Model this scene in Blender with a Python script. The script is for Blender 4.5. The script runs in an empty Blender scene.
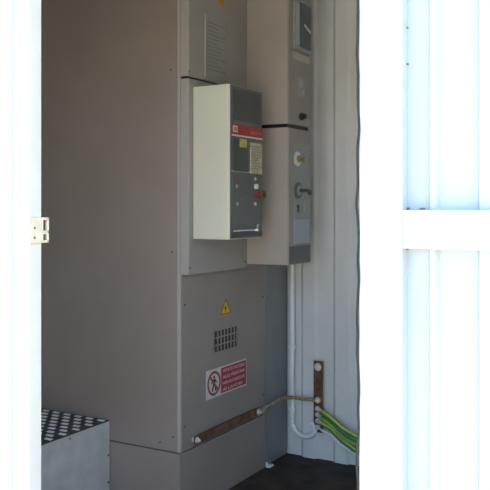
import bpy, bmesh, math, random
from mathutils import Vector, Matrix
random.seed(7)
S = bpy.context.scene
COL = S.collection

# ------------------------------------------------------------------ camera geometry
F = 782.0; HZ = 207.0; EYE = 1.5
A = math.atan(455.0/782.0)
CA, SA = math.cos(A), math.sin(A)          # forward=(CA,SA)  right=(SA,-CA)
def U(px): return (px-245.0)/F
def XonY(px, Y):                            # X where the sight line of column px meets the plane Y
    u = U(px); Z = Y/(SA-u*CA); return Z*(CA+u*SA)
def YonX(px, X):
    u = U(px); Z = X/(CA+u*SA); return Z*(SA-u*CA)
def zat(py, X, Y):
    Z = X*CA+Y*SA; return EYE-(py-HZ)*Z/F
def fr(px, py, Y):                          # point on a plane facing -Y
    X = XonY(px, Y); return X, zat(py, X, Y)
def wl(px, py, X):                          # point on a plane facing -X
    Y = YonX(px, X); return Y, zat(py, X, Y)

# ------------------------------------------------------------------ materials
def mat(name, col, rough=.5, metal=0., var=.08, scale=6., bump=.0, bscale=60., col2=None, emit=None, spec=None):
    m = bpy.data.materials.new(name); m.use_nodes = True
    nt = m.node_tree; b = nt.nodes['Principled BSDF']
    b.inputs['Roughness'].default_value = rough; b.inputs['Metallic'].default_value = metal
    if spec is not None: b.inputs['Specular IOR Level'].default_value = spec
    tc = nt.nodes.new('ShaderNodeTexCoord')
    n = nt.nodes.new('ShaderNodeTexNoise'); n.inputs['Scale'].default_value = scale; n.inputs['Detail'].default_value = 5
    nt.links.new(tc.outputs['Object'], n.inputs['Vector'])
    r = nt.nodes.new('ShaderNodeValToRGB'); r.color_ramp.elements[0].position = .3; r.color_ramp.elements[1].position = .7
    c2 = col2 or tuple(c*(1-var*2) for c in col)
    r.color_ramp.elements[0].color = (*c2, 1); r.color_ramp.elements[1].color = (*[min(1, c*(1+var*.5)) for c in col], 1)
    nt.links.new(n.outputs['Fac'], r.inputs['Fac']); nt.links.new(r.outputs['Color'], b.inputs['Base Color'])
    if bump:
        n2 = nt.nodes.new('ShaderNodeTexNoise'); n2.inputs['Scale'].default_value = bscale; n2.inputs['Detail'].default_value = 3
        nt.links.new(tc.outputs['Object'], n2.inputs['Vector'])
        bp = nt.nodes.new('ShaderNodeBump'); bp.inputs['Strength'].default_value = bump; bp.inputs['Distance'].default_value = .01
        nt.links.new(n2.outputs['Fac'], bp.inputs['Height']); nt.links.new(bp.outputs['Normal'], b.inputs['Normal'])
    return m
M = dict(
  cab   = mat('pebble_grey_enamel', (.325,.265,.23), .45, var=.05, scale=2.5, bump=.04, bscale=220),
  cabf  = mat('grey_front_enamel', (.31,.29,.265), .42, var=.05, scale=3, bump=.04, bscale=220),
  cabn  = mat('blue_grey_enamel', (.21,.225,.235), .42, var=.05),
  cabd  = mat('dark_grey_enamel', (.275,.238,.215), .42, var=.05, scale=3, bump=.04, bscale=220),
  inner = mat('cabinet_carcass', (.12,.12,.12), .6),
  edge  = mat('pale_and_lit_edge', (.42,.40,.36), .4, var=.03),  # pale trim; on door return edges the lit tone is in this colour
  boxb  = mat('beige_box_enamel', (.70,.68,.55), .4, var=.03, scale=3),
  boxg  = mat('warm_grey_box_enamel', (.42,.37,.325), .42, var=.05, scale=3),
  boxf  = mat('box_front_grey', (.30,.28,.25), .45, var=.05),
  plate = mat('grey_instrument_plate', (.30,.32,.32), .4, var=.05),
  ltplate = mat('pale_blue_plate', (.36,.41,.46), .35, var=.03),
  dark  = mat('charcoal_panel', (.055,.058,.055), .35, var=.1),
  dark2 = mat('charcoal_panel_light', (.11,.115,.115), .4, var=.1),
  black = mat('black_plastic', (.012,.012,.012), .4),
  glass = mat('meter_window', (.07,.09,.11), .15, var=.1),
  red   = mat('red_print', (.36,.025,.02), .45, var=.1, scale=20),
  signred = mat('sign_red', (.34,.025,.03), .45, var=.1, scale=20),
  white = mat('white_print', (.60,.57,.56), .5, var=.04),
  paper = mat('old_notice_paper', (.285,.275,.255), .5, var=.1, scale=10),
  ink   = mat('grey_ink', (.225,.215,.20), .6),
  yel   = mat('yellow_label', (.50,.44,.16), .5, var=.15, scale=40),
  cream = mat('cream_label', (.52,.47,.28), .5, var=.2, scale=60),
  warn  = mat('warning_yellow', (.70,.45,.02), .45, var=.05),
  orange= mat('orange_sticker', (.45,.20,.02), .5),
  pink  = mat('faded_pink_print', (.55,.22,.20), .5),
  copper= mat('aged_copper', (.23,.12,.07), .45, .6, var=.25, scale=25, bump=.1),
  zinc  = mat('zinc_bolt', (.78,.75,.70), .35, .35, var=.1, scale=40),
  brass = mat('brass', (.36,.31,.17), .4, .7),
  chrome= mat('chrome', (.7,.7,.68), .2, .9),
  galv  = mat('galvanised_sheet', (.58,.58,.57), .45, .2, var=.10, scale=9, bump=.05),
  galvt = mat('dark_tread', (.06,.055,.05), .6, .0, var=.15, scale=12),
  tread = mat('pale_tread_lug', (.90,.90,.88), .35, .0, var=.05),  # near-white, non-metal studs on the dark tread
  pipe  = mat('pale_conduit', (.88,.89,.88), .45, var=.05),
  braid = mat('tarnished_braid', (.46,.36,.20), .5, .3, var=.3, scale=70, bump=.4, bscale=300),
  green = mat('cable_green', (.05,.32,.07), .4, var=.1),
  cyel  = mat('cable_yellow', (.52,.52,.08), .4, var=.1),
  wallw = mat('inside_wall_paint', (.80,.81,.77), .5, var=.04, scale=2.5, bump=.03),
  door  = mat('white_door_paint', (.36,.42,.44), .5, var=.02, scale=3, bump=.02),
  door2 = mat('cream_door_edge', (.52,.54,.50), .5, var=.03, scale=8),
  keeper= mat('cream_keeper', (.58,.54,.42), .45, var=.1, scale=30),
  rubber= mat('perished_rubber', (.014,.010,.008), .8, var=.3, scale=40, bump=.4),
  floor = mat('dirty_plywood_floor', (.050,.034,.023), .8, var=.35, scale=9, bump=.15, bscale=30),
  ceil  = mat('ceiling_paint', (.76,.74,.68), .6, var=.05),
  ground= mat('sandy_ground', (.52,.45,.35), .9, var=.2, scale=3, bump=.3, bscale=15),
  rust  = mat('rust_spot', (.22,.13,.08), .8),
)

# ------------------------------------------------------------------ mesh helpers
def box(bm, x0, x1, y0, y1, z0, z1, bev=0., mi=0):
    x0, x1 = sorted((x0, x1)); y0, y1 = sorted((y0, y1)); z0, z1 = sorted((z0, z1))
    r = bmesh.ops.create_cube(bm, size=1)
    vs = r['verts']
    for v in vs: v.co = Vector(((x0+x1)/2+v.co.x*(x1-x0), (y0+y1)/2+v.co.y*(y1-y0), (z0+z1)/2+v.co.z*(z1-z0)))
    fs = set(f for v in vs for f in v.link_faces)
    for f in fs: f.material_index = mi
    if bev:
        es = list(set(e for v in vs for e in v.link_edges))
        bmesh.ops.bevel(bm, geom=es, offset=bev, segments=2, profile=.5, affect='EDGES')
def cyl(bm, p, d, r, L, n=20, r2=None, bev=0., mi=0):
    """cylinder from point p along direction d, length L"""
    d = Vector(d).normalized(); q = d.to_track_quat('Z', 'Y').to_matrix().to_4x4()
    m = Matrix.Translation(Vector(p)+d*L/2) @ q
    res = bmesh.ops.create_cone(bm, cap_ends=True, segments=n, radius1=r, radius2=r if r2 is None else r2, depth=L, matrix=m)
    fs = set(f for v in res['verts'] for f in v.link_faces)
    for f in fs: f.material_index = mi
    if bev:
        es = [e for e in set(e for v in res['verts'] for e in v.link_edges) if len(e.link_faces) == 2 and e.calc_face_angle(0) > 1.0]
        bmesh.ops.bevel(bm, geom=es, offset=bev, segments=2, profile=.5, affect='EDGES')
def prism(bm, pts, y0, y1, mi=0):
    """polygon of (x,z) points extruded along Y"""
    a = [bm.verts.new((x, y0, z)) for x, z in pts]; b = [bm.verts.new((x, y1, z)) for x, z in pts]
    n = len(pts); fs = [bm.faces.new(a), bm.faces.new(b[::-1])]
    for i in range(n): fs.append(bm.faces.new((a[i], b[i], b[(i+1) % n], a[(i+1) % n])))
    for f in fs: f.material_index = mi
def ring(bm, cx, cz, y0, y1, ro, ri, n=36):
    for i in range(n):
        a0, a1 = 2*math.pi*i/n, 2*math.pi*(i+1)/n
        P = [(cx+r*math.cos(a), cz+r*math.sin(a)) for r, a in ((ri, a0), (ro, a0), (ro, a1), (ri, a1))]
        prism(bm, P, y0, y1)
def smoothpath(pts, n=8):
    P = [Vector(p) for p in pts]; out = []
    for i in range(len(P)-1):
        p0 = P[max(i-1, 0)]; p1 = P[i]; p2 = P[i+1]; p3 = P[min(i+2, len(P)-1)]
        for k in range(n):
            t = k/n
            out.append(.5*((2*p1)+(p2-p0)*t+(2*p0-5*p1+4*p2-p3)*t*t+(3*p1-p0-3*p2+p3)*t**3))
    out.append(P[-1]); return out
def tube(bm, pts, r, n=12, sm=8, mats=None):
    path = smoothpath(pts, sm) if sm else [Vector(p) for p in pts]
    prev = None; rings = []
    nrm = None
    for i, p in enumerate(path):
        t = (path[min(i+1, len(path)-1)]-path[max(i-1, 0)]).normalized()
        if nrm is None: nrm = t.orthogonal().normalized()
        nrm = (nrm-t*nrm.dot(t)).normalized(); bn = t.cross(nrm)
        rings.append([bm.verts.new(p+r*(math.cos(2*math.pi*k/n)*nrm+math.sin(2*math.pi*k/n)*bn)) for k in range(n)])
    for i in range(len(rings)-1):
        for k in range(n):
            f = bm.faces.new((rings[i][k], rings[i][(k+1) % n], rings[i+1][(k+1) % n], rings[i+1][k]))
            f.smooth = True
            if mats: f.material_index = mats[k % len(mats)]
    bm.faces.new(rings[0][::-1]); bm.faces.new(rings[-1])
def build(name, bm, mats, parent=None, smooth=False, label=None):
    bmesh.ops.recalc_face_normals(bm, faces=bm.faces)
    me = bpy.data.meshes.new(name); bm.to_mesh(me); bm.free()
    if not isinstance(mats, (list, tuple)): mats = [mats]
    for m in mats: me.materials.append(M[m])
    if smooth:
        for p in me.polygons: p.use_smooth = len(p.vertices) == 4
    o = bpy.data.objects.new(name, me); COL.objects.link(o)
    if parent is not None:
        o.parent = parent
        w = parent.location if parent.parent is None else parent.parent.location + parent.location
        me.transform(Matrix.Translation(-w))
    if label: o['label'] = label
    return o
def B(name, mats, parent, *boxes, bev=0., label=None):
    bm = bmesh.new()
    for b in boxes: box(bm, *b, bev=bev)
    return build(name, bm, mats, parent, label=label)
def thing(name, label, cat, loc, group=None):
    o = bpy.data.objects.new(name, None); COL.objects.link(o); o.location = loc
    o.empty_display_size = .1
    o['label'] = label; o['category'] = cat
    if group: o['group'] = group
    bpy.context.view_layer.update()
    return o
def tag(o, label, cat, group=None):
    o['label'] = label; o['category'] = cat
    if group: o['group'] = group
    return o
def struct(o): o['kind'] = 'structure'; return o
def lettering(name, txt, parent, x, z, w, h, y, m, tilt=0.):
    """text cut as a thin mesh on a face turned to -Y, squeezed into w x h"""
    cu = bpy.data.curves.new('lettering', 'FONT'); cu.body = txt; cu.extrude = .02; cu.size = 1
    t = bpy.data.objects.new('t', cu); COL.objects.link(t)
    dg = bpy.context.evaluated_depsgraph_get()
    me = bpy.data.meshes.new_from_object(t.evaluated_get(dg))
    COL.objects.unlink(t); bpy.data.objects.remove(t)
    xs = [v.co.x for v in me.vertices]; ys = [v.co.y for v in me.vertices]
    sx = w/(max(xs)-min(xs)); sy = h/(max(ys)-min(ys)); mx, my = min(xs), min(ys)
    for v in me.vertices:
        v.co = Vector((x+(v.co.x-mx)*sx, y-v.co.z*.03, z+(v.co.y-my)*sy+(v.co.x-mx)*sx*tilt))
    me.materials.clear(); me.materials.append(M[m])
    o = bpy.data.objects.new(name, me); COL.objects.link(o); o.parent = parent
    w_ = parent.location if parent.parent is None else parent.parent.location + parent.location
    me.transform(Matrix.Translation(-w_))
    return o
def bolt(name, parent, p, d, r, L=.012, m='zinc', washer=True):
    bm = bmesh.new(); d = Vector(d)
    if washer: cyl(bm, p, d, r*1.45, .003, 20)
    cyl(bm, Vector(p)+d*.003, d, r, L, 6, bev=r*.12)
    cyl(bm, Vector(p)+d*(L+.003), d, r*.55, L*.5, 12)
    return build(name, bm, m, parent)
def screw(parent, p, d, r=.006, m='inner'):
    bm = bmesh.new(); cyl(bm, p, d, r, .003, 14, bev=.001)
    return build('screw', bm, m, parent)

# ------------------------------------------------------------------ key planes
Z0 = EYE*F/(519-HZ)
XC = Z0*(CA+U(180)*SA); YF = Z0*(SA-U(180)*CA)     # near vertical corner of the big cabinet
YD = YF-.045                                        # face of its doors
XW = XonY(288, YF)                                  # end wall
YR, YL = .60, 3.22                                  # side walls
XD = 1.70                                           # doorway plane
CEIL = 2.95
TOP = 2.80

# ------------------------------------------------------------------ the setting
def plane_grid(x0, x1, y0, y1, z):
    bm = bmesh.new(); box(bm, x0, x1, y0, y1, z-.06, z); return bm
struct(build('ground', plane_grid(-14, 16, -15, 15, -.28), 'ground'))
struct(B('floor', 'floor', None, (XD-.02, XW+.12, YR-.08, YL+.08, -.14, 0)))
struct(B('ceiling', 'ceil', None, (XD, XW+.12, YR-.08, YL+.08, CEIL, CEIL+.08)))
M['wallb'] = mat('end_wall_paint', (.73,.735,.72), .5, var=.05, scale=2.5, bump=.03)
def corrug_profile(a0, a1, pitch, d, top, slope):
    """list of (a, depth) along a trapezoid corrugated sheet"""
    out = []; a = a0
    while a < a1:
        for da, dd in ((0, 0), (top, 0), (top+slope, d), (pitch-slope, d)):
            if a+da < a1: out.append((a+da, dd))
        a += pitch
    out.append((a1, out[-1][1])); return out
def corrug(name, axis, base, back, a0, a1, z0, z1, pitch, d, top, slope, m, parent=None):
    """corrugated sheet with a flat outer face; axis 'x' -> the sheet runs along x"""
    P = corrug_profile(a0, a1, pitch, d, top, slope)
    bm = bmesh.new()
    s = 1 if back > base else -1
    outl = [(a, base+s*dd) for a, dd in P]+[(a1, back), (a0, back)]
    def v(a, b, z): return bm.verts.new((a, b, z) if axis == 'x' else (b, a, z))
    lo = [v(a, b, z0) for a, b in outl]; hi = [v(a, b, z1) for a, b in outl]
    n = len(outl)
    for i in range(n): bm.faces.new((lo[i], lo[(i+1) % n], hi[(i+1) % n], hi[i]))
    bm.faces.new(lo[::-1]); bm.faces.new(hi)
    return build(name, bm, m, parent)
struct(corrug('wall_back', 'y', XW, XW+.10, YR-.08, YL+.08, 0, CEIL, .21, .018, .07, .02, 'wallb'))
struct(corrug('wall_right', 'x', YR, YR-.08, XD+.06, XW, 0, CEIL, .21, .028, .08, .03, 'wallw'))
struct(corrug('wall_left', 'x', YL, YL+.08, XD+.06, XW, 0, CEIL, .21, .028, .08, .03, 'wallw'))
HD = 2.42
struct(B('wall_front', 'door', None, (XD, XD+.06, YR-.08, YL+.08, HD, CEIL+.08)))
YJ = YonX(359, XD-.10)                               # edge of the open leaf
struct(B('trim_1', 'door', None, (XD, XD+.06, YR-.08, YR+.02, -.14, HD)))      # corner post behind the open leaf
YE = YonX(29, XD)                                    # free edge of the closed leaf
d1 = bpy.data.objects.new('door_1', None); COL.objects.link(d1); d1.location = (XD, YE, -.1); struct(d1)
bpy.context.view_layer.update()
TH = .052
B('door_stile', 'door2', d1, (XD, XD+TH, YE, YE+.030, -.1, HD), bev=.003, label='cream edge stile')
B('door_frame', 'door', d1, (XD+.006, XD+TH, YE+.030, YE+.075, -.1, HD), (XD, XD+TH, YL-.02, YL+.08, -.1, HD),
  (XD, XD+TH, YE+.075, YL-.02, -.1, .02), (XD, XD+TH, YE+.075, YL-.02, HD-.12, HD))
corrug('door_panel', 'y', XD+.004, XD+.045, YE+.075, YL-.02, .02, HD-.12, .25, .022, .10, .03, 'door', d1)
# keeper plate screwed to the leaf's edge, with two slots
kz0, kz1 = zat(243, XD+.04, YE), zat(217.5, XD+.04, YE)
kh = kz1-kz0
kp = bmesh.new()
box(kp, XD-.004, XD+TH+.002, YE-.006, YE+.002, kz0, kz1, bev=.0015)
x1, x2 = XD+TH-.002, XD+TH+.026
for a, b in ((0, .10), (.34, .48), (.90, 1.0)):
    box(kp, x1, x2, YE-.006, YE+.004, kz0+kh*a, kz0+kh*b, bev=.0012)
box(kp, x2-.007, x2, YE-.006, YE+.004, kz0, kz1, bev=.0012)
ko = build('latch_keeper', kp, 'keeper', d1, label='cream slotted keeper plate')
screw(ko, (XD+.016, YE-.006, kz0+kh*.22), (0, -1, 0), .004, 'rust'); screw(ko, (XD+.016, YE-.006, kz0+kh*.6), (0, -1, 0), .004, 'rust')

# open right leaf, folded out beside the doorway
X2a, X2b = XD-.10, XD-.045
d2 = bpy.data.objects.new('door_2', None); COL.objects.link(d2); d2.location = (X2a, YJ, -.1); struct(d2)
bpy.context.view_layer.update()
YS_in = YonX(402, X2a); YS_out = YJ-1.22
zr1, zr0 = zat(210, X2a, YS_in), zat(248.5, X2a, YS_in)
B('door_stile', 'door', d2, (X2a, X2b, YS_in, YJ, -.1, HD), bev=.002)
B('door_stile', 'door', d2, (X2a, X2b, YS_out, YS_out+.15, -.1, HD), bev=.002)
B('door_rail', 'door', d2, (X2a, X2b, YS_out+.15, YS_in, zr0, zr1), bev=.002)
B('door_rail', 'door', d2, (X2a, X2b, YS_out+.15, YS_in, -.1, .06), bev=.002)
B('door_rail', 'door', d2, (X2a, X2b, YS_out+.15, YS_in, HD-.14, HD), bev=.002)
# recessed sheet with raised ribs
def recess(z0, z1):
    bm = bmesh.new(); xr = X2a+.034
    ys = [YS_in, YonX(425, X2a), YonX(427, X2a), YonX(432, X2a), YonX(435, X2a), YonX(474, X2a), YonX(477, X2a), YonX(494, X2a), YonX(498, X2a), YonX(540, X2a), YonX(544, X2a), YS_out+.15]
    dep = [0, 0, -.012, -.012, 0, 0, -.012, -.012, 0, 0, -.012, -.012]
    lo = [bm.verts.new((xr+d, y, z0)) for y, d in zip(ys, dep)]+[bm.verts.new((X2b-.002, ys[-1], z0)), bm.verts.new((X2b-.002, ys[0], z0))]
    hi = [bm.verts.new((v.co.x, v.co.y, z1)) for v in lo]
    n = len(lo)
    for i in range(n): bm.faces.new((lo[i], lo[(i+1) % n], hi[(i+1) % n], hi[i]))
    bm.faces.new(lo[::-1]); bm.faces.new(hi)
    return build('door_panel', bm, 'door', d2)
recess(.06, zr0); recess(zr1, HD-.14)
# wavy rubber seal along the leaf's edge
bm = bmesh.new(); pts = []
for i in range(60):
    z = -.08+i*(HD-.02)/59
    pts.append((X2a-.001+.0015*math.sin(i*1.9), YJ+.002+.0016*math.sin(i*.83)+.0014*math.sin(i*2.3), z))
tube(bm, pts, .0030, 8, 4); build('door_seal', bm, 'rubber', d2, label='perished dark rubber seal')
rb = bmesh.new()
for px, py, s in ((403.5, 208.6, .002), (418, 208.8, .004), (403, 62, .0015), (402.8, 25, .0012), (402.8, 250, .0015)):
    y, z = wl(px, py, X2a); 
    box(rb, X2a+.028, X2a+.0345, y-s, y+s*1.4, z-.0012, z+.0022, bev=.0006)
build('rust_chip', rb, 'rust', d2, label='small rusty chips')

# ------------------------------------------------------------------ big switchgear cabinet
XR1 = XonY(265.5, YF)
cab = thing('switchgear_cabinet', 'tall grey steel switchgear cabinet with broad plain side, seen left of centre through the doorway', 'cabinet', (XC, YF, 0))
YB = YL-.03
zsl = zat(454, XC, YF)                               # plinth seam
XCi = XC+.012
B('carcass', 'inner', cab, (XCi, XR1-.002, YF+.11, YB, 0.002, TOP-.01), (XCi, XCi+.03, YF+.012, YF+.11, .002, TOP-.01), (XR1-.03, XR1-.002, YF+.012, YF+.11, .002, TOP-.01))
B('side_panel', 'cab', cab, (XC, XCi, YF+.018, YB, zsl+.003, TOP), bev=.002)
B('corner_post', 'edge', cab, (XC-.001, XC+.011, YF-.001, YF+.0165, zsl+.003, TOP), bev=.002, label='pale corner edge')
pl = B('plinth', 'cab', cab, (XC+.001, XR1, YF+.008, YB, 0, zsl-.003), bev=.002)
B('plinth_front', 'cabd', pl, (XC+.003, XR1, YF+.002, YF+.008, .002, zsl-.003), bev=.001)
B('top_panel', 'cab', cab, (XCi, XR1, YF+.003, YB, TOP-.01, TOP+.004))
# front panels
zmb = zat(275.5, XC, YD)                             # bottom of the middle door
zus = zat(76.5, XC, YD)
# lower front panel with a grid of slots cut through
XV0, _ = fr(214.5, 331, YF); XV1, _ = fr(237.5, 331, YF)
vz1 = zat(331, XV0, YF); vz0 = zat(353.5, XV0, YF)
xa, xb, za, zb = XC+.017, XR1-.002, zsl+.004, zmb+.02
bm = bmesh.new()
ncol, nrow = 7, 3
cw = (XV1-XV0)/ncol; rh = (vz1-vz0)/nrow
box(bm, xa, XV0, YF, YF+.012, za, zb); box(bm, XV1, xb, YF, YF+.012, za, zb)
box(bm, XV0, XV1, YF, YF+.012, za, vz0); box(bm, XV0, XV1, YF, YF+.012, vz1, zb)
for i in range(ncol+1):
    xx = XV0+i*cw; box(bm, xx-cw*.17, xx+cw*.17, YF, YF+.0015, vz0, vz1)
for j in range(nrow+1):
    zz = vz0+j*rh; box(bm, XV0, XV1, YF+.0002, YF+.0017, zz-rh*.10, zz+rh*.10)
lower = build('lower_panel', bm, 'cabd', cab, label='dark grey lower front panel')
B('slot_shade', 'black', cab, (XV0+.001, XV1-.001, YF+.009, YF+.0125, vz0+.001, vz1-.001), label='added black sheet for the shade inside the slots')  # added sheet: the dark inside the slots is put in as black
XDR = XonY(247.4, YD)-.002                                  # right edge of the doors
# doors: thick leaf; return edge coloured paler for the light it catches
def door_leaf(z0, z1, nm):
    d = B(nm, 'cabf', cab, (XC+.012, XDR, YD, YF-.003, z0, z1), bev=.003)
    B('door_edge', 'edge', d, (XC+.0035, XC+.0115, YD+.001, YF-.003, z0+.001, z1-.001), bev=.001, label='return edge with its lit tone in the colour')
    return d
mid = door_leaf(zmb, zus-.006, 'middle_door')
upp = door_leaf(zus+.004, TOP, 'upper_door')
B('door_edge', 'black', mid, (XC+.0035, XDR-.002, YD+.004, YF-.003, zus-.006, zus+.003), label='dark rubber joint')
# right bare strip of front behind the boxes
B('front_strip', 'cabf', cab, (XDR+.002, XR1, YF, YF+.012, zb+.002, TOP))
for px, py in ((183.5, 305), (183.5, 427), (262, 297), (262, 395)):
    x, z = fr(px, py, YF); screw(cab, (x+.01, YF, z), (0, -1, 0), .006)
for px, py in ((190, 268), (189, 71), (245, 262)):
    x, z = fr(px, py, YD); screw(cab, (x, YD, z), (0, -1, 0), .005)
for px, py in ((171, 70), (172, 252), (173, 437), (160, 442)):
    y, z = wl(px, py, XC); screw(cab, (XC, y, z), (-1, 0, 0), .005)
# notice sheet in a clear sleeve
x0, z1 = fr(205, 14, YD); x1, _ = fr(228, 20, YD); _, z0 = fr(205, 77, YD)
pp = B('notice_sheet', 'paper', cab, (x0, x1, YD-.002, YD, z0, z1), label='faded notice sheet')
rows = bmesh.new()
for i in range(13):
    zz = z1-.035-(z1-z0-.06)*i/13
    L = random.uniform(.5, .92) if i % 3 else .92
    box(rows, x0+.012, x0+.012+(x1-x0-.024)*L, YD-.0026, YD-.002, zz-.004, zz+.004)
build('printed_lines', rows, 'ink', pp, label='faint lines of print')
B('sleeve_edge', 'edge', pp, (x0-.004, x0+.003, YD-.004, YD, z0, z1), label='pale sleeve edge')
x0, z0 = fr(218, 3.5, YD); x1, _ = fr(224.5, 3, YD)
bm = bmesh.new(); prism(bm, [(x0, z0+.01), (x1-.005, z0), (x1, z0+.035), (x0+.016, z0+.05)], YD-.0015, YD); build('sticker', bm, 'orange', cab, label='orange sticker')
# warning triangle
x0, z0 = fr(219.3, 315.5, YF); x1, _ = fr(231.3, 312, YF); xm = (x0+x1)/2; zt = zat(298.0, xm, YF)
bm = bmesh.new(); prism(bm, [(x0, z0), (x1, z0), (xm, zt)], YF-.002, YF)
tri = build('warning_triangle', bm, 'warn', cab, label='yellow electrical warning triangle')
bm = bmesh.new()
def tri_in(s): 
    cx, cz = xm, z0+(zt-z0)/3
    return [(cx+(x-cx)*s, cz+(z-cz)*s) for x, z in ((x0, z0), (x1, z0), (xm, zt))]
To, Ti = tri_in(.93), tri_in(.80)
for i in range(3): prism(bm, [To[i], To[(i+1) % 3], Ti[(i+1) % 3], Ti[i]], YF-.003, YF-.002)
h = zt-z0; w = (x1-x0)
prism(bm, [(xm+.04*w, z0+.62*h), (xm-.12*w, z0+.34*h), (xm-.01*w, z0+.36*h), (xm-.07*w, z0+.12*h), (xm+.12*w, z0+.42*h), (xm+.01*w, z0+.40*h)], YF-.003, YF-.002)
build('lightning_bolt', bm, 'black', tri, label='black border and lightning bolt')
# prohibition sign
x0, zt = fr(206, 371.5, YF); x1, _ = fr(246, 357, YF); z0 = zat(400.5, x0, YF)
xs = XonY(220.6, YF)
sg = B('prohibition_sign', 'white', cab, (x0, x1, YF-.003, YF, z0, zt), label='red and white no-entry notice')
B('red_field', 'signred', sg, (xs, x1-.006, YF-.0036, YF-.003, z0+.008, zt-.008), label='red text field')
cx = (x0+xs)/2+.001; cz = (z0+zt)/2; R = (xs-x0)/2*.90
bm = bmesh.new(); ring(bm, cx, cz, YF-.0040, YF-.003, R, R*.80)
hw = R*.09; c = math.sqrt(.5)
prism(bm, [(cx-R*.85*c-hw*c, cz+R*.85*c-hw*c), (cx-R*.85*c+hw*c, cz+R*.85*c+hw*c), (cx+R*.85*c+hw*c, cz-R*.85*c+hw*c), (cx+R*.85*c-hw*c, cz-R*.85*c-hw*c)], YF-.0046, YF-.003)
build('prohibition_ring', bm, 'signred', sg, label='red crossed ring')
bm = bmesh.new()
def pg(pts): prism(bm, [(cx+a*R, cz+b*R) for a, b in pts], YF-.0044, YF-.003)
pg([(.02+.13*math.cos(t*math.pi/5), .50+.13*math.sin(t*math.pi/5)) for t in range(10)])
pg([(-.14, .34), (.14, .34), (.17, -.08), (-.15, -.08)])
pg([(-.15, -.06), (.02, -.06), (-.20, -.66), (-.36, -.62)])
pg([(.0, -.06), (.17, -.06), (.38, -.62), (.22, -.66)])
pg([(-.14, .34), (-.10, .22), (-.38, -.02), (-.44, .08)])
pg([(.14, .34), (.10, .22), (.36, .0), (.42, .10)])
build('walking_figure', bm, 'black', sg, label='black walking figure')
rw = x1-.006-xs; rz = zt-z0-.016
for i, t in enumerate(('VIETATO L\u2019ACCESSO', 'ALLE PERSONE', 'NON AUTORIZZATE', 'AI LAVORI')):
    zz = z0+.008+rz*(1-(i+.80)/4.05)
    lettering('lettering', t, sg, xs+rw*.06, zz, rw*(.88 if i < 3 else .78), rz*.12, YF-.0037, 'white')
# copper bar on the front
xa, za1 = fr(196, 441, YF-.02); xb2, zb1 = fr(258, 411, YF-.02)
zc = (za1+zb1)/2
bar = B('earth_bar', 'copper', cab, (xa-.012, xb2+.012, YF-.022, YF-.014, zc-.021, zc+.021), bev=.001, label='brown copper earth bar')
for xx in (xa+.004, xb2-.004): 
    bm = bmesh.new(); cyl(bm, (xx, YF, zc), (0, -1, 0), .012, .0145, 16); build('spacer', bm, 'zinc', bar)
    bolt('bolt', bar, (xx, YF-.022, zc), (0, -1, 0), .011)
for f_ in (.38, .55): 
    bm = bmesh.new(); cyl(bm, (xa+(xb2-xa)*f_, YF-.022, zc), (0, -1, 0), .006, .002, 14); build('bolt', bm, 'inner', bar)

# ------------------------------------------------------------------ narrow cable cabinet behind the two boxes
nc = thing('cable_cabinet', 'narrow blue-grey cabinet strip squeezed between the tall cabinet and end wall', 'cabinet', (XR1+.003, YF, 0))
B('carcass', 'cabn', nc, (XR1+.003, XW-.006, YF+.012, YF+.6, 0, TOP))
B('front_panel', 'cabn', nc, (XR1+.004, XW-.008, YF, YF+.011, .012, TOP-.01), bev=.002)
for py in (297, 395, 430):
    x, z = fr(268, py, YF); screw(nc, (x, YF, z), (0, -1, 0), .004)
x, z = fr(267, 470, YF-.01)
bm = bmesh.new(); box(bm, x, x+.05, YF-.028, YF, .001, .012, bev=.002); box(bm, x, x+.012, YF-.012, YF, .001, .03, bev=.002)
build('anchor_bracket', bm, 'pipe', nc, label='small pale foot bracket')

# ------------------------------------------------------------------ the two boxes on the right
XB = XonY(247.4, YD); YS = YonX(288.6, XB)+.004; XBR = XonY(310.4, YS-.004)
zb_b = zat(265.5, XB, YS); zb_t = zat(127.0, XB, YS); zu_b = zat(123.4, XB, YS)
YBK = YF-.002
sw = thing('switch_box', 'lower grey wall-hung box with two rotary key switches under dark joint', 'electrical box', (XB, YS, zb_b))
B('housing', 'boxg', sw, (XB, XBR, YS+.004, YBK, zb_b, zb_t), bev=.003)
B('front_cover', 'boxf', sw, (XB+.001, XBR-.001, YS-.004, YS+.004, zb_b+.002, zb_t-.002), bev=.002)
YP = YS-.004
def on(px, py): x, z = fr(px, py, YP); return x, z
x0, z1 = on(293.5, 143); x1, _ = on(309, 150); _, z0 = on(293.5, 219)
B('instrument_plate', 'plate', sw, (x0, x1, YP-.003, YP, z0, z1), bev=.001)
_, zz = on(293.5, 244)
B('label_plate', 'ltplate', sw, (x0, x1, YP-.004, YP, zz, z0-.003), bev=.001, label='pale blue blank plate')
B('bottom_band', 'dark2', sw, (XB+.004, XBR-.004, YP-.002, YP, zb_b+.006, zz-.012), label='darker bottom band')
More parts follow.
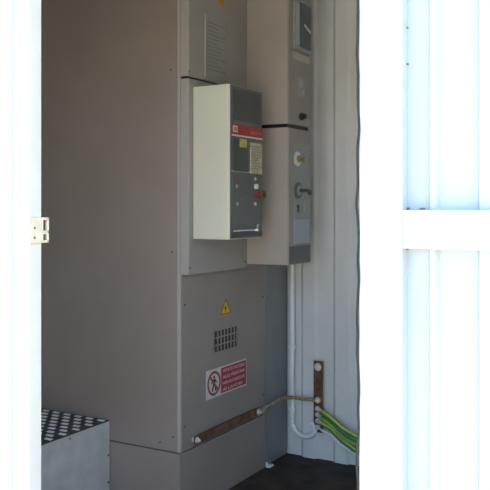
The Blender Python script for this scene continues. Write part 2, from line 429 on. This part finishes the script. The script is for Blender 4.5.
# upper key switch: bright bezel, brass key lever
x, z = on(295.0, 158.8)
bm = bmesh.new(); cyl(bm, (x+.015, YP-.003, z), (0, -1, 0), .040, .010, 32, bev=.003)
ks = build('bezel', bm, 'zinc', sw, label='bright round bezel')
bm = bmesh.new(); cyl(bm, (x+.015, YP-.013, z), (0, -1, 0), .018, .018, 24, bev=.002); cyl(bm, (x+.015, YP-.031, z-.004), (0, -1, 0), .008, .022, 16); box(bm, x+.011, x+.019, YP-.060, YP-.040, z-.022, z+.012, bev=.003)
build('key_switch', bm, 'brass', ks, label='brass key lever')
x, z = on(295.6, 190.5)
bm = bmesh.new(); cyl(bm, (x+.015, YP-.003, z), (0, -1, 0), .045, .010, 32, bev=.003)
ks = build('bezel', bm, 'dark2', sw, label='dark round bezel')
bm = bmesh.new(); cyl(bm, (x+.015, YP-.013, z), (0, -1, 0), .026, .006, 24, bev=.002); build('switch_face', bm, 'plate', ks)
bm = bmesh.new(); cyl(bm, (x+.015, YP-.019, z), (0, -1, 0), .009, .050, 16, bev=.002); build('switch_shaft', bm, 'dark', ks)
bm = bmesh.new(); cyl(bm, (x+.015, YP-.069, z-.010), (0, -1, 0), .015, .014, 18, bev=.003); build('key_tag', bm, 'copper', ks, label='orange-brown knob end')
x, z = on(297.5, 208)
bm = bmesh.new(); cyl(bm, (x, YP-.003, z+.008), (0, -1, 0), .010, .004, 16); box(bm, x-.004, x+.004, YP-.007, YP-.003, z-.024, z+.004); build('keyhole', bm, 'black', sw, label='black keyhole')
x, z = on(304, 207); B('small_label', 'edge', sw, (x-.010, x+.010, YP-.004, YP-.003, z-.03, z+.03))

mb = thing('meter_box', 'upper grey wall-hung box with dark glazed meter window near the ceiling', 'electrical box', (XB, YS, zu_b))
B('housing', 'boxg', mb, (XB, XBR, YS+.004, YBK, zu_b, TOP), bev=.003)
B('front_cover', 'boxf', mb, (XB+.001, XBR-.001, YS-.004, YS+.004, zu_b+.002, TOP-.002), bev=.002)
B('base_joint', 'black', mb, (XB+.006, XBR-.006, YS+.008, YBK, zb_t+.0015, zu_b-.0005), label='dark joint under the box')
x0, z1 = on(292.5, -4); x1, _ = on(309.5, 0); _, z0 = on(292.5, 48.5)
B('window_frame', 'plate', mb, (x0, x1, YP-.012, YP, z0, z1), bev=.004)
B('meter_window', 'glass', mb, (x0+.062, x1-.012, YP-.016, YP-.011, z0+.02, z1-.02), bev=.002, label='dark glazed window')
B('display_strip', 'ltplate', mb, (x0+.016, x0+.056, YP-.016, YP-.011, z0+.03, z1-.03), bev=.002, label='pale blue strip')
x, z = on(304, 29); bm = bmesh.new(); prism(bm, [(x-.03, z+.020), (x+.045, z-.006), (x+.045, z-.022), (x-.03, z+.006)], YP-.019, YP-.016); build('pointer', bm, 'white', mb, label='white pointer mark')
x0, z1 = on(292.5, 50); x1, _ = on(309, 50); 
B('paper_strip', 'edge', mb, (x0, x1, YP-.002, YP, z1-.045, z1-.004), label='pale strip below window')
x0, z1 = on(297, 76); x1, _ = on(305, 78); _, z0 = on(297, 95.5)
lb = B('maker_label', 'plate', mb, (x0, x1, YP-.002, YP, z0, z1), label='small square data label')
B('printed_mark', 'edge', lb, (x0+.02, x0+.06, YP-.003, YP-.002, z0+.05, z0+.09), (x0+.05, x0+.085, YP-.003, YP-.002, z0+.012, z0+.035))
x, z = on(301, 116.5); bm = bmesh.new(); cyl(bm, (x, YP, z), (0, -1, 0), .021, .012, 20, bev=.003); cyl(bm, (x, YP-.012, z), (0, -1, 0), .014, .018, 20, bev=.003); build('knob', bm, 'black', mb)

# ------------------------------------------------------------------ beige breaker box on the middle door
XL = XonY(192.8, YD); YN = YonX(229.2, XL)+.004; XR = XonY(262.2, YN-.004)
kt, kb = zat(83.5, XL, YN), zat(239.8, XL, YN)
cb = thing('breaker_box', 'pale beige box with charcoal face and red strip, jutting from the tall cabinet', 'control box', (XL, YD, kb))
B('housing', 'boxb', cb, (XL, XR, YN+.004, YD-.001, kb, kt), bev=.004)
B('front_rim', 'boxb', cb, (XL+.001, XL+.010, YN-.004, YN+.004, kb+.002, kt-.002), bev=.001)
YQ = YN-.003
B('face_plate', 'dark2', cb, (XL+.010, XR-.002, YQ, YN+.004, kb+.004, kt-.004), bev=.001, label='charcoal front plate')
def oq(px, py): return fr(px, py, YQ)
def patch(nm, m, px0, px1, pyt, pyb, d, parent=cb, label=None, bev=.0):
    x0, z1 = oq(px0, pyt); x1, _ = oq(px1, pyt); _, z0 = oq(px0, pyb)
    return B(nm, m, parent, (x0, x1, YQ-d, YQ, z0, z1), label=label, bev=bev)
patch('upper_cover', 'dark', 232.8, 259.5, 88, 119.5, .004, bev=.001, label='plain dark upper cover')
x0, z1 = oq(231.5, 123.5); _, z0 = oq(231.5, 134); x1 = XR-.003
rs = B('brand_strip', 'red', cb, (x0, x1, YQ-.005, YQ, z0, z1), bev=.001, label='red nameplate strip')
B('strip_edge', 'white', rs, (x0, x1, YQ-.0055, YQ-.001, z0-.007, z0), label='white lower line')
B('logo_field', 'white', rs, (x0+.004, x0+.048, YQ-.0055, YQ-.005, z0+.012, z1-.008), label='white logo patch')
lettering('lettering', 'ABB', rs, x0+.008, z0+.016, .036, (z1-z0)-.030, YQ-.0057, 'red')
lettering('lettering', 'SACE PR', rs, x0+.175, z0+.012, .110, .015, YQ-.0052, 'pink')
patch('breaker_window', 'dark', 233, 247.5, 138, 171, .004, bev=.001, label='dark breaker window')
patch('small_label', 'yel', 239, 246, 138.5, 147, .006, label='small yellow label')
x0, z1 = oq(250, 142.5); x1 = XR-.006; _, z0 = oq(250, 173.5)
yl = B('rating_label', 'cream', cb, (x0, x1, YQ-.004, YQ, z0, z1), label='cream rating label')
bm = bmesh.new()
for i in range(9):
    zz = z1-.018-i*(z1-z0-.03)/9; box(bm, x0+.008, x1-.008-.03*random.random(), YQ-.0046, YQ-.004, zz-.0035, zz+.0035)
ring(bm, (x0+x1)/2, z0+(z1-z0)*.6, YQ-.0052, YQ-.004, .022, .015, 20)
build('printed_lines', bm, 'cabf', yl)
patch('divider', 'edge', 231.5, 262, 170.0, 171.3, .002, label='thin pale line')
patch('lower_cover', 'dark2', 232, 261.5, 173.5, 226, .003, bev=.001, label='grey lower cover')
def dot(nm, m, px, py, r, d, lab=None):
    x, z = oq(px, py); bm = bmesh.new(); cyl(bm, (x, YQ-.003, z), (0, -1, 0), r, d, 18, bev=r*.15); return build(nm, bm, m, cb, label=lab)
dot('indicator', 'white', 254.3, 179, .008, .006, 'small white indicator')
dot('push_button', 'boxb', 254.6, 186.5, .013, .014, 'cream push button')
dot('push_button', 'red', 255, 194.5, .013, .012, 'dull red push button')
dot('indicator', 'white', 254.3, 204, .009, .006, 'small white indicator')
dot('indicator', 'red', 237, 181, .007, .006, 'dull red indicator')
dot('indicator', 'plate', 236, 186, .009, .006)
dot('indicator', 'plate', 236.5, 204, .008, .006)
dot('indicator', 'brass', 240, 200, .006, .006)
x, z = oq(260.5, 195); bm = bmesh.new()
ring(bm, x, z, YQ-.02, YQ-.003, .022, .013, 24); build('key_ring', bm, 'copper', cb, label='brown ring handle')
patch('slide_rail', 'chrome', 232.5, 256, 230.3, 231.8, .006, label='thin chrome rail')
patch('bottom_cover', 'dark', 232, 261.5, 232.5, 237.5, .006, bev=.001, label='dark bottom strip')
x, z = oq(256, 225.5); bm = bmesh.new(); cyl(bm, (x, YQ-.003, z), (0, -1, 0), .009, .012, 18, bev=.002); box(bm, x-.006, x+.006, YQ-.012, YQ-.003, z-.03, z); build('lock', bm, 'chrome', cb, label='small chrome lock')

# ------------------------------------------------------------------ step box in the left foreground
XSE = XC-.006
YT = YonX(109.3, XSE); zt = zat(420.2, XSE, YT)
st = thing('step_box', 'low galvanised step box with raised studded tread beside cabinet side', 'step', (2.45, YT, 0))
X0 = 1.95; Yb = YL-.06
B('side_plate', 'galv', st, (X0, XSE, YT, YT+.006, .002, zt-.004), bev=.001, label='plain blue-grey side plate')
B('side_plate', 'galv', st, (X0, X0+.006, YT+.006, Yb, .002, zt-.004))
B('side_plate', 'galv', st, (XSE-.006, XSE, YT+.006, Yb, .002, zt-.004))
bm = bmesh.new()
box(bm, X0-.002, XSE, YT-.002, Yb, zt-.004, zt, bev=.001, mi=0)
tr = build('tread_plate', bm, ['galvt', 'tread'], st, label='dark tread plate with bright raised studs')
bm = bmesh.new()
i = 0; xx = XSE-.03
while xx > X0+.03:
    yy = YT+.03+(.038 if i % 2 else 0)
    while yy < Yb-.03:
        box(bm, xx-.0085, xx+.0085, yy-.019, yy+.019, zt, zt+.004)
        f_ = 0
        yy += .076
    xx -= .046; i += 1
build('tread_studs', bm, 'tread', tr, label='near-white studs')['kind'] = 'stuff'
B('edge_strip', 'galv', st, (XSE-.016, XSE-.001, YT-.003, YT, .01, zt-.008), bev=.001)
for py in (455, 482):
    z = zat(py, XSE-.012, YT); screw(st, (XSE-.012, YT-.003, z), (0, -1, 0), .007)
z = zat(437, XonY(70, YT), YT); screw(st, (XonY(70, YT), YT, zt-.02), (0, -1, 0), .005)

# ------------------------------------------------------------------ wall-side copper bar, conduit and cables
XK = XW-.032
y0, z1 = wl(313.5, 361, XK); y1, z0 = wl(322.5, 432.5, XK)
z1 = zat(361, XK, (y0+y1)/2); z0 = zat(432.5, XK, (y0+y1)/2)
ym = (y0+y1)/2
wb = thing('copper_busbar', 'upright brown copper earthing bar bolted to the white end wall', 'busbar', (XK, ym, z0))
B('bar', 'copper', wb, (XK, XK+.008, y1, y0, z0, z1), bev=.001)
for t in (.08, .92):
    zz = z0+(z1-z0)*t; bm = bmesh.new(); cyl(bm, (XK+.008, ym, zz), (1, 0, 0), .014, XW-XK-.0075, 16); build('spacer', bm, 'zinc', wb)
def wz(py): return zat(py, XK, ym)
bolt('bolt', wb, (XK, ym, wz(367)), (-1, 0, 0), .016)
for py in (387, 394): 
    bm = bmesh.new(); cyl(bm, (XK, ym, wz(py)), (-1, 0, 0), .006, .002, 14); build('bolt_hole', bm, 'inner', wb)
bolt('bolt', wb, (XK-.008, ym, wz(400)), (-1, 0, 0), .011)

# conduit: straight down beside the cabinet, round under and up to the bar
XP = XW-.026
def wp(px, py, X=None):
    X = XP if X is None else X
    y = YonX(px, X); return (X, y, zat(py, X, y))
pp_ = wp(292.3, 421)
zc_ = pp_[2]
cond = thing('conduit_pipe', 'pale grey pipe running down the end wall and curling under the copper bar', 'pipe', (XP, pp_[1], zc_))
bm = bmesh.new()
rad = (pp_[1]-wp(317, 420)[1])/2
path = [(XP, pp_[1], TOP-.02), (XP, pp_[1], zc_+.3), (XP, pp_[1], zc_)]
for k in range(1, 13):
    t = math.pi*k/13*.93
    path.append((XP-.010*k/12, pp_[1]-rad+rad*math.cos(t), zc_-rad*.98*math.sin(t)))
path.append((XK-.004, ym+.040, wz(423)))
tube(bm, path, .0140, 14, 3); build('pipe', bm, 'pipe', cond)
for py in (347, 408):
    z = wp(292, py)[2]; bm = bmesh.new()
    cyl(bm, (XP, pp_[1], z-.010), (0, 0, 1), .022, .020, 18); box(bm, XP-.004, XW-.001, pp_[1]-.008, pp_[1]+.012, z-.010, z+.010)
    build('pipe_clip', bm, 'pipe', cond)

# braided lead from the cabinet bar to the wall bar
def pf(px, py, Y): x, z = fr(px, py, Y); return (x, Y, z)
b0 = (xb2-.002, YF-.044, zc)
bl = thing('braided_earth_lead', 'short tarnished braided lead linking both copper bars round the corner', 'cable', b0)
bm = bmesh.new()
tube(bm, [b0, pf(264, 408.5, YF-.036), pf(271, 405, YF-.045), pf(278, 400, YF-.05), pf(285, 398, YF-.06), wp(293, 397.5, XW-.075), wp(302, 399, XW-.065), wp(310, 399.5, XW-.05), (XK-.010, ym+.004, wz(400))], .0105, 10, 6)
build('braid', bm, 'braid', bl)
bm = bmesh.new(); cyl(bm, (XK-.001, ym, wz(400)), (-1, 0, 0), .018, .006, 20); build('cable_lug', bm, 'zinc', bl)
bm = bmesh.new(); cyl(bm, (b0[0], YF-.024, b0[2]), (0, -1, 0), .018, .006, 20); build('cable_lug', bm, 'zinc', bl)

def cable(nm, lab, pys, X, mats, r, pat, start):
    pts = [start]
    for px, py in pys: pts.append(wp(px, py, X))
    ye = YonX(398, XW-.06)+(XW-X)*1.6; pts += [(X, ye, .10), (X-.02, ye-.10, r+.004), (X-.06, ye-.30, r+.004)]
    bm = bmesh.new(); tube(bm, pts, r, 12, 6, mats=pat)
    o = build(nm, bm, mats)
    return tag(o, lab, 'cable', None)
GY = [0, 0, 0, 0, 1, 1, 0, 0, 0, 0, 1, 1]
def rot(k): return GY[k:]+GY[:k]
def lug_cable(nm, lab, py0, pys, X, mats, r, pat, off):
    zb = wz(py0)
    s0 = Vector((XK-.012-off, ym-.030, zb-.012))
    o = thing(nm, lab, 'cable', s0)
    pts = [s0]+[wp(px, py, X) for px, py in pys]
    ye = YonX(398, XW-.06)+(XW-X)*1.6; pts += [(X, ye, .14), (X-.02, ye-.10, r+.03), (X-.04, ye-.20, r+.002)]
    bm = bmesh.new(); tube(bm, pts, r, 12, 6, mats=pat); build('sheath', bm, mats, o)
    dv = Vector(pts[1])-s0; dv.normalize()
    bm = bmesh.new(); tube(bm, [(XK-.006-off, ym-.004, zb), s0, s0+dv*.02], r*.8, 10, 3)
    cyl(bm, (XK-.002-off, ym, zb), (-1, 0, 0), .015, .005, 18)
    build('cable_lug', bm, 'zinc', o)
    bolt('lug_bolt', o, (XK-.007-off, ym, zb), (-1, 0, 0), .010)
lug_cable('earth_cable', 'uppermost green-yellow cable sagging from copper bar towards right', 408.5, ((332, 419), (340, 426), (349, 432.5), (360, 438.5)), XW-.080, ['green', 'cyel'], .0145, rot(2), 0)
lug_cable('earth_cable', 'middle green-yellow cable sagging from the copper bar', 414.5, ((331, 424), (339, 433), (348, 439.5), (360, 445)), XW-.062, ['green', 'cyel'], .0145, rot(6), 0)
lug_cable('earth_cable', 'lowest green-yellow cable, just above the white wire', 420.5, ((331, 429), (338, 436), (347, 444), (360, 451)), XW-.045, ['green', 'cyel'], .0125, rot(8), 0)
lug_cable('white_cable', 'thin white cable hanging lowest beneath the green-yellow ones', 427, ((331, 435), (339, 443), (348, 449.5), (360, 455)), XW-.024, ['pipe'], .0075, None, 0)

# ------------------------------------------------------------------ light
w = bpy.data.worlds.new('sky'); S.world = w; w.use_nodes = True
nt = w.node_tree; bg = nt.nodes['Background']
sk = nt.nodes.new('ShaderNodeTexSky'); sk.sky_type = 'NISHITA'; sk.sun_disc = False
sk.sun_elevation = math.radians(62); sk.sun_rotation = math.radians(166); sk.air_density = 1.0; sk.dust_density = 1.5
nt.links.new(sk.outputs['Color'], bg.inputs['Color']); bg.inputs['Strength'].default_value = .16
sl = bpy.data.lights.new('sun', 'SUN'); sl.energy = 3.6; sl.angle = math.radians(.53); sl.color = (1, .96, .90)
so = bpy.data.objects.new('sun', sl); COL.objects.link(so)
el = math.radians(58); az = math.radians(104)          # towards the sun: from the -Y side, just behind the doorway wall
d = Vector((-math.cos(el)*math.cos(az), -math.cos(el)*math.sin(az), math.sin(el)))
so.rotation_euler = d.to_track_quat('Z', 'Y').to_euler(); so.location = d*10

# ------------------------------------------------------------------ camera
cd = bpy.data.cameras.new('camera'); co = bpy.data.objects.new('camera', cd); COL.objects.link(co)
cd.sensor_width = 36; cd.sensor_fit = 'HORIZONTAL'; cd.lens = F/490*36; cd.shift_y = -(245-HZ)/490
co.location = (0, 0, EYE)
fwd = Vector((CA, SA, 0)); co.rotation_euler = fwd.to_track_quat('-Z', 'Y').to_euler()
cd.clip_start = .05
S.camera = co
S.view_settings.view_transform = 'Standard'; S.view_settings.look = 'None'; S.view_settings.gamma = 1
S.view_settings.use_curve_mapping = False; S.view_settings.exposure = 2.6
